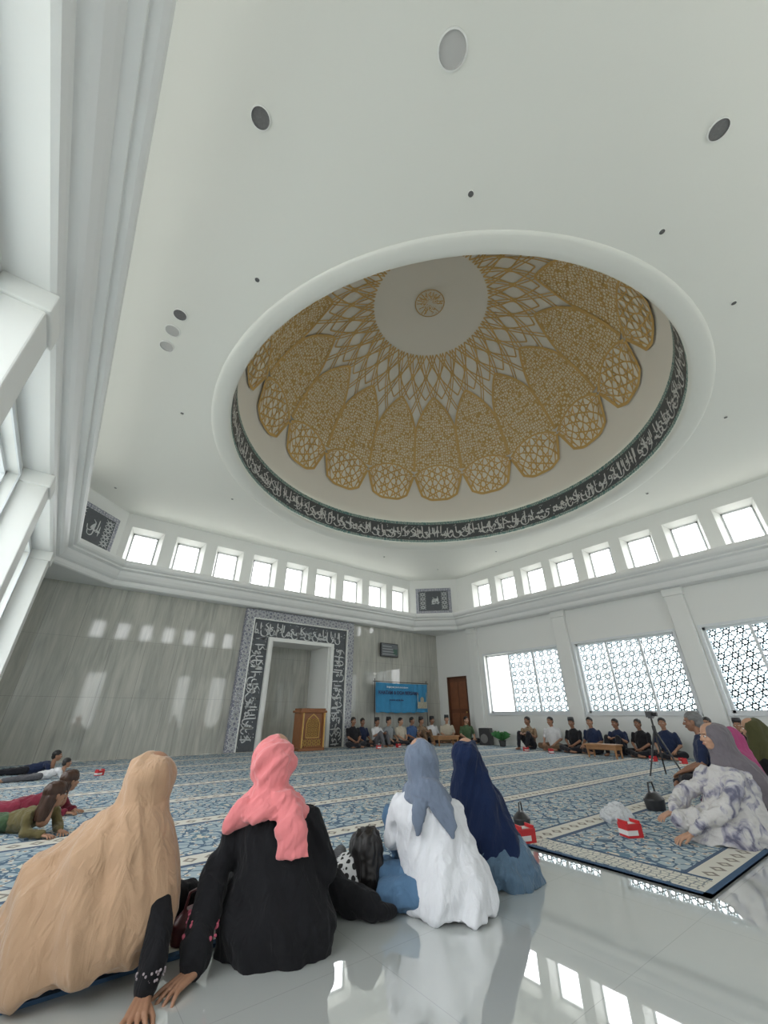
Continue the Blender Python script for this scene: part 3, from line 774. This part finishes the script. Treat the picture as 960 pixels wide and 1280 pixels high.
# 1 beige khimar
e=lady('woman_in_beige_hijab',-1.33,2.40)
b=B();b.ball((.10,.03,.69),(.123,.134,.128))
b.loft([(.10,.03,.74,.11,.12),(.10,.03,.68,.119,.13),(.10,.02,.61,.122,.13),(.08,0,.555,.165,.15),(.055,-.01,.49,.235,.18),(.02,-.01,.40,.31,.21),(.0,-.02,.30,.37,.24),(-.02,-.03,.20,.40,.255,-.0),(-.04,-.03,.12,.405,.265,.03),(-.07,-.03,.055,.40,.265,.05),(-.08,-.02,.035,.38,.25,.045)],40)
k=b.blob('khimar',.009,4,folds(.040,8,1.3,.0015,.3));inst('khimar',k,e,cloth('fabric_beige',(.46,.30,.19),.08,.25))
b=B();b.loft([(-.02,.02,.25,.25,.2),(-.06,.05,.1,.28,.20),(-.08,.07,.01,.28,.18)]);b.tube([(.28,-.05,.30,.05),(.37,-.12,.19,.055),(.40,-.18,.10,.050),(.405,-.21,.055,.042)]);b.tube([(-.1,.1,.12,.12),(.25,.45,.10,.08),(-.1,.6,.07,.06)])
k=b.blob('dress',.009,3,folds(.014,14,8));dblk=cloth('fabric_black',(.012,.012,.014),.2,.05);inst('dress',k,e,dblk)
add_hand(e,(.405,-.225,.032),rad(195),-.12,sk,True,name='hand_right',sc=1.0)
add_head(e,(.10,.075,.70),(0,0,-.1),sk)
fpink=M('thread_pink',(.45,.09,.14),.7,.3)
b=B();rr=random.Random(4)
for k in range(36):
    t=rr.uniform(0,6.28);b.ball((.402+.050*math.cos(t),-.19+.050*math.sin(t),.085+rr.uniform(-.012,.02)),.0045,2)
b.obj('cuff_embroidery',M('thread_white',(.35,.3,.32)),e)
# 2 pink hijab
e=lady('woman_in_pink_hijab',-.53,2.62)
b=B();b.loft([(0,-.01,.0,.275,.20),(0,-.01,.10,.29,.215),(-.01,0,.2,.255,.185),(-.03,0,.32,.205,.15),(-.05,0,.42,.215,.145),(-.06,0,.49,.215,.13),(-.065,0,.54,.16,.10),(-.07,0,.60,.07,.07)])
b.tube([(-.235,0,.485,.07),(-.315,-.09,.28,.066),(-.285,-.235,.10,.066),(-.275,-.27,.065,.054)])
b.tube([(.12,.0,.485,.07),(.215,.03,.27,.068),(.12,.22,.2,.05)])
b.tube([(.08,.02,.13,.14),(.08,.40,.15,.10),(.36,.30,.085,.075),(.46,.26,.06,.055)]);b.tube([(-.1,.05,.12,.14),(-.3,.35,.13,.09),(.05,.5,.07,.06)])
k=b.blob('dress',.0085,3,folds(.030,9,4,.002,.6));inst('dress',k,e,dblk)
b=B();b.tube([(.44,.27,.055,.045),(.52,.24,.045,.040),(.575,.28,.034,.030)]);k=b.blob('socks',.007,3);inst('socks',k,e,dblk)
b=B();b.ball((-.10,.0,.758),(.124,.132,.124))
b.loft([(-.10,.0,.80,.112,.12),(-.10,.0,.75,.120,.128),(-.095,-.01,.69,.110,.120),(-.09,-.015,.645,.096,.108),(-.085,-.02,.61,.125,.12),(-.08,-.025,.565,.18,.145),(-.08,-.03,.53,.205,.15),(-.08,-.03,.505,.195,.14)],40)
b.tube([(-.20,-.09,.55,.06),(-.27,-.10,.475,.03)])
b.loft([(.085,-.160,.365,.085,.018),(.08,-.158,.42,.085,.022),(.06,-.15,.50,.075,.03),(.01,-.12,.57,.075,.04),(-.03,-.10,.64,.06,.04)])
k=b.blob('hijab',.007,3,folds(.022,12,5,.0015,-.9));inst('hijab',k,e,cloth('fabric_pink',(.72,.22,.23),.08,.3))
add_head(e,(-.10,.045,.775),(0,0,0),ly)
add_hand(e,(-.275,-.285,.034),rad(155),-.14,sk,False,name='hand_left');add_hand(e,(.11,.25,.2),.4,-.3,sk,True,name='hand_right')
b=B();rr=random.Random(9)
for k in range(40):
    t=rr.uniform(0,6.28);h=rr.random()
    b.ball((-.288-.012*h+.069*math.cos(t),-.222+.06*h+.05*math.sin(t)-.012,.115+.075*h),(.006,.006,.006) if k%3 else .009,2)
b.obj('cuff_embroidery',fpink,e)
# 3 white shirt
e=lady('woman_in_white_shirt',.32,3.04)
b=B();b.loft([(.06,-.05,.02,.25,.19,0),(.05,-.04,.10,.27,.20),(.03,-.02,.22,.255,.18),(-.01,0,.34,.225,.155),(-.04,0,.44,.215,.14),(-.06,0,.50,.195,.125),(-.065,0,.55,.13,.09),(-.07,0,.60,.065,.06)],40)
b.tube([(-.22,.02,.47,.062),(-.27,.12,.3,.06),(-.22,.28,.28,.05)]);b.tube([(.10,.02,.47,.062),(.2,.1,.28,.062),(.1,.28,.24,.05)])
b.loft([(.13,-.21,.012,.10,.05),(.12,-.17,.12,.13,.05),(.1,-.1,.25,.13,.05)])
k=b.blob('shirt',.0085,3,folds(.038,9,2.6,.002,-.4));inst('shirt',k,e,cloth('fabric_white',(.70,.71,.74),.05,.1))
den=cloth('denim',(.09,.17,.28),.25,.05)
b=B();b.ball((0,0.03,.1),(.2,.16,.1));b.tube([(-.06,-.02,.10,.105),(-.36,.10,.10,.085),(-.30,.45,.06,.06)]);b.tube([(0,.1,.12,.1),(-.26,.38,.36,.075),(-.2,.55,.08,.055)])
b.tube([(-.05,-.10,.09,.09),(-.30,-.04,.075,.075)])
k=b.blob('jeans',.010,3,folds(.018,13,13,.002));inst('jeans',k,e,den)
b=B();b.tube([(-.2,.55,.05,.035),(-.22,.68,.04,.03)]);b.tube([(-.30,.45,.05,.035),(-.2,.55,.04,.03)]);k=b.blob('feet',.01,2);inst('feet',k,e,sk)
b=B();b.ball((-.075,0,.724),(.110,.122,.120))
b.loft([(-.075,.0,.77,.098,.11),(-.075,.0,.72,.106,.118),(-.07,-.005,.655,.10,.11),(-.065,-.01,.61,.10,.105),(-.06,-.02,.565,.135,.12),(-.05,-.03,.525,.15,.13),(-.05,-.03,.51,.14,.11)],40)
b.loft([(.085,-.165,.345,.012,.010),(.07,-.16,.40,.04,.018),(.035,-.15,.48,.07,.028),(-.02,-.12,.58,.075,.05),(-.04,-.10,.64,.06,.04)])
b.loft([(-.125,-.165,.36,.010,.010),(-.12,-.16,.43,.03,.018),(-.09,-.13,.54,.05,.03)])
k=b.blob('hijab',.007,3,folds(.021,12,5,.0015,.7));inst('hijab',k,e,cloth('fabric_bluegrey',(.15,.185,.25),.1,.2))
add_head(e,(-.075,.045,.735),(0,0,0),ly)
add_hand(e,(-.2,.3,.28),.2,-.3,ly,False,name='hand_left');add_hand(e,(.09,.3,.24),.3,-.3,ly,True,name='hand_right')
# child
polka,nt,pbs=nm('polka_dot');v_=coord(nt);pd=vor(nt,v_,26,'F1','Distance',.5)
nt.links.new(mixc(nt,lt(nt,pd,.42),(.72,.72,.72),(.02,.02,.02)),pbs.inputs['Base Color']);pbs.inputs['Roughness'].default_value=.85
e=lady('child_lying',-.11,3.13,Z)
b=B();b.loft([(-.13,.04,.0,.12,.13),(-.13,.04,.08,.14,.15),(-.11,.03,.17,.11,.12),(-.05,.02,.21,.05,.06)]);b.tube([(-.2,.08,.12,.045),(-.24,.22,.05,.038)])
k=b.blob('shirt',.008,3,folds(.016,16,10));inst('shirt',k,e,polka)
b=B();b.tube([(-.12,.15,.08,.08),(-.1,.42,.07,.06),(-.05,.68,.05,.045)]);b.tube([(-.18,.15,.08,.08),(-.22,.42,.07,.06),(-.22,.68,.05,.045)]);k=b.blob('leggings',.01,3);inst('leggings',k,e,pk)
b=B();b.ball((0,0,.235),(.105,.108,.11));b.loft([(.03,-.03,.03,.07,.06),(.02,-.02,.12,.10,.09),(.0,0,.22,.10,.10)]);b.tube([(.07,-.03,.1,.045),(.12,-.05,.03,.03)])
k=b.blob('long_hair',.006,2,folds(.020,24,5,.004));inst('long_hair',k,e,hairK)
add_head(e,(-.01,.04,.22),(0,0,.5),ly,sc=.85);add_hand(e,(-.24,.23,.04),.3,-.1,ly,False,sc=.65,name='hand_left')
# 4 navy hijab
e=lady('woman_in_navy_hijab',.66,3.50)
b=B();b.ball((-.02,0,.70),(.116,.126,.122))
b.loft([(-.02,0,.74,.10,.11),(-.02,0,.69,.113,.121),(-.01,0,.62,.112,.12),(.0,0,.55,.14,.135),(.03,-.01,.45,.18,.16),(.06,-.02,.33,.20,.17),(.09,-.03,.22,.215,.18,.02),(.10,-.04,.15,.21,.18,.02)],40)
k=b.blob('khimar',.009,4,folds(.034,9,1.6,.0015,-.4));inst('khimar',k,e,cloth('fabric_navy',(.010,.020,.060),.15,.08))
b=B();b.loft([(.12,-.05,.0,.27,.22),(.12,-.05,.08,.27,.22),(.10,-.03,.18,.22,.18),(.08,0,.3,.16,.14)],40);b.tube([(.05,.1,.1,.12),(-.15,.4,.1,.09),(.2,.5,.07,.06)])
k=b.blob('dress',.009,2,folds(.045,9,7,.004));inst('dress',k,e,cloth('satin_blue',(.09,.15,.22),.3,.1,.5,.8))
add_head(e,(-.02,.045,.71),(0,0,.1),ly)
b=B();b.tube([(-.1,.1,.45,.06),(-.14,.25,.28,.05),(-.05,.4,.2,.04)]);b.tube([(.15,.1,.45,.06),(.2,.25,.28,.05),(.1,.4,.2,.04)]);k=b.blob('sleeves',.01,3);inst('sleeves',k,e,dblk)
add_hand(e,(-.05,.42,.2),-.3,-.3,ly,False,name='hand_left');add_hand(e,(.1,.42,.2),.3,-.3,ly,True,name='hand_right')
# 5 grey hijab, tie-dye dress
td,nt,tb=nm('tie_dye');v_=coord(nt);f=noi(nt,v_,7,5,1.5);r=nt.nodes.new('ShaderNodeValToRGB');nt.links.new(f,r.inputs[0])
r.color_ramp.elements[0].position=.34;r.color_ramp.elements[0].color=(.13,.13,.19,1);r.color_ramp.elements[1].position=.52;r.color_ramp.elements[1].color=(.54,.525,.51,1)
x_=r.color_ramp.elements.new(.43);x_.color=(.36,.35,.40,1);nt.links.new(r.outputs[0],tb.inputs['Base Color']);tb.inputs['Roughness'].default_value=.8
bump(nt,tb,noi(nt,v_,14,2,1.4),.5,.03)
e=lady('woman_in_grey_hijab',3.04,4.30,Z)
b=B();b.loft([(-.02,0,.0,.36,.26),(-.01,0,.08,.37,.27),(.05,0,.18,.29,.23),(.12,0,.3,.22,.19),(.17,0,.42,.20,.18),(.18,0,.5,.18,.17),(.17,0,.56,.11,.11),(.165,0,.62,.06,.06)],40)
b.tube([(.10,-.14,.47,.07),(-.10,-.20,.28,.07),(-.40,-.12,.10,.058)]);b.tube([(.05,.1,.47,.07),(-.2,.2,.3,.06),(-.36,.12,.2,.05)])
b.tube([(0,0,.12,.14),(-.34,.02,.13,.10),(-.1,-.12,.08,.08)])
k=b.blob('dress',.010,2,folds(.038,8,5,.003,.5));inst('dress',k,e,td)
b=B();b.ball((.16,0,.785),(.122,.112,.122))
b.loft([(.16,0,.83,.112,.10),(.165,0,.78,.120,.108),(.175,0,.71,.115,.105),(.19,0,.65,.12,.12),(.22,-.01,.57,.17,.17),(.26,-.02,.48,.17,.18),(.31,-.03,.38,.13,.16),(.35,-.03,.29,.09,.12),(.38,-.03,.24,.05,.07)],40)
k=b.blob('hijab',.008,3,folds(.028,10,3,.002,.5));inst('hijab',k,e,cloth('fabric_grey',(.15,.135,.15),.1,.2))
add_head(e,(.115,.0,.79),(0,0,rad(85)),ly)
add_hand(e,(-.42,-.11,.075),rad(80),-.35,ly,True,name='hand_right');add_hand(e,(-.38,.12,.19),rad(80),-.4,ly,False,name='hand_left')
def khimar_lady(name,R,F,col,dcol,rz=0,sc=1):
    e=empty(name,W(R,F,Z),-TH+rz,sc)
    b=B();b.ball((0,0,.74),(.116,.126,.122))
    b.loft([(0,0,.78,.10,.115),(0,0,.72,.112,.125),(0,0,.64,.11,.12),(0,0,.57,.15,.14),(0,0,.5,.215,.16),(0,0,.38,.25,.19),(0,0,.25,.27,.21)],36)
    k=b.blob('khimar',.011,3,folds(.030,9,2,.002));inst('khimar',k,e,col)
    b=B();b.loft([(0,.02,.0,.33,.28),(0,.02,.1,.33,.28),(0,0,.3,.22,.18)],30);b.tube([(.1,.1,.1,.12),(.3,.35,.1,.08),(-.05,.45,.07,.06)]);b.tube([(-.1,.1,.1,.12),(-.3,.35,.1,.08)]);b.tube([(.2,.05,.4,.06),(.24,.2,.25,.05),(.12,.36,.22,.04)]);b.tube([(-.2,.05,.4,.06),(-.24,.2,.25,.05),(-.12,.36,.22,.04)])
    k=b.blob('dress',.013,3,folds(.025,10,8));inst('dress',k,e,dcol)
    add_head(e,(0,.045,.745),(0,0,0),ly)
    add_hand(e,(.11,.38,.22),.4,-.3,ly,True,name='hand_right');add_hand(e,(-.11,.38,.22),-.4,-.3,ly,False,name='hand_left')
khimar_lady('woman_in_magenta_hijab',4.08,5.25,cloth('fabric_magenta',(.34,.06,.16),.1,.15),cloth('fabric_plum',(.08,.02,.05)),rad(60),.98)
khimar_lady('woman_in_olive_hijab',4.95,5.9,cloth('fabric_olive',(.07,.07,.03),.1,.1),dblk,rad(60),1.08)
# prone children
b=B();b.tube([(0,0,.09,.10),(0,.18,.115,.11),(0,.36,.17,.10)]);b.ball((0,.38,.19),(.16,.08,.07))
for s in(1,-1): b.tube([(s*.14,.40,.19,.05),(s*.17,.48,.06,.045),(s*.10,.62,.045,.035)])
prS=b.blob('shirt',.012,3,folds(.02,12,12,.003))
b=B();b.ball((0,0,.09),(.14,.12,.09))
for s in(1,-1): b.tube([(s*.07,-.02,.09,.085),(s*.10,-.38,.07,.06),(s*.10,-.72,.05,.04)])
prT=b.blob('trousers',.012,3,folds(.018,12,12))
b=B()
for s in(1,-1): b.tube([(s*.10,-.72,.045,.032),(s*.10,-.80,.035,.028),(s*.12,-.86,.05,.02)])
prF=b.blob('feet',.01,2)
b=B();b.ball((0,-.022,.046),(.09,.105,.088));b.loft([(0,-.08,-.22,.08,.05),(0,-.07,-.1,.09,.06),(0,-.05,.0,.085,.07)])
prH=b.blob('long_hair',.009,3,folds(.018,20,6))
def prone(R,F,rz,shirt,pants,sc,longh,hair=hairB,turn=0):
    e=empty('child_lying_prone',W(R,F,Z),-TH+rz,sc)
    inst('shirt',prS,e,shirt);inst('trousers',prT,e,pants);inst('feet',prF,e,skins[0])
    add_head(e,(0,.53,.36),(.0,0,turn),skins[0],None if longh else hair)
    if longh: inst('long_hair',prH,e,hair,(0,.53,.36),(0,0,turn))
    add_hand(e,(.09,.64,.035),.2,-.1,skins[0],True,sc=.8,name='hand_right');add_hand(e,(-.09,.64,.035),-.2,-.1,skins[0],False,sc=.8,name='hand_left')
prone(-3.52,4.6,rad(-108),cloth('fabric_olive_shirt',(.15,.125,.055)),sc_['green'],.85,True,turn=1.3)
prone(-4.0,5.25,rad(-85),cloth('fabric_maroon',(.20,.025,.045)),cloth('fabric_red',(.28,.04,.07)),.85,True,turn=1.0)
prone(-5.75,7.75,rad(-50),sc_['white'],pg,.62,False,hairK)
prone(-6.55,8.45,rad(-60),sc_['navy'],pk,.75,False,hairK)

# ------------------------------------------------------------ world, camera
w=bpy.data.worlds.new('overcast_sky');scene.world=w;w.use_nodes=True;nt=w.node_tree
bg=nt.nodes['Background']
t=nt.nodes.new('ShaderNodeTexCoord');s=nt.nodes.new('ShaderNodeSeparateXYZ');nt.links.new(t.outputs['Generated'],s.inputs[0])
r=nt.nodes.new('ShaderNodeValToRGB');nt.links.new(mth(nt,'MULTIPLY_ADD',s.outputs[2],.5,.5),r.inputs[0])
r.color_ramp.elements[0].position=.44;r.color_ramp.elements[0].color=(.50,.50,.46,1)
r.color_ramp.elements[1].position=.56;r.color_ramp.elements[1].color=(.96,.98,1,1)
nt.links.new(r.outputs[0],bg.inputs[0]);bg.inputs[1].default_value=6.3
cam=bpy.data.cameras.new('camera');co=bpy.data.objects.new('camera',cam);COL.objects.link(co);scene.camera=co
cam.sensor_fit='VERTICAL';cam.sensor_height=24;cam.lens=24*483/1280;cam.clip_start=.05
co.location=(0,0,1.0);co.rotation_euler=(rad(90+27.5),0,-TH)
scene.view_settings.view_transform='Standard'
scene.view_settings.exposure=0
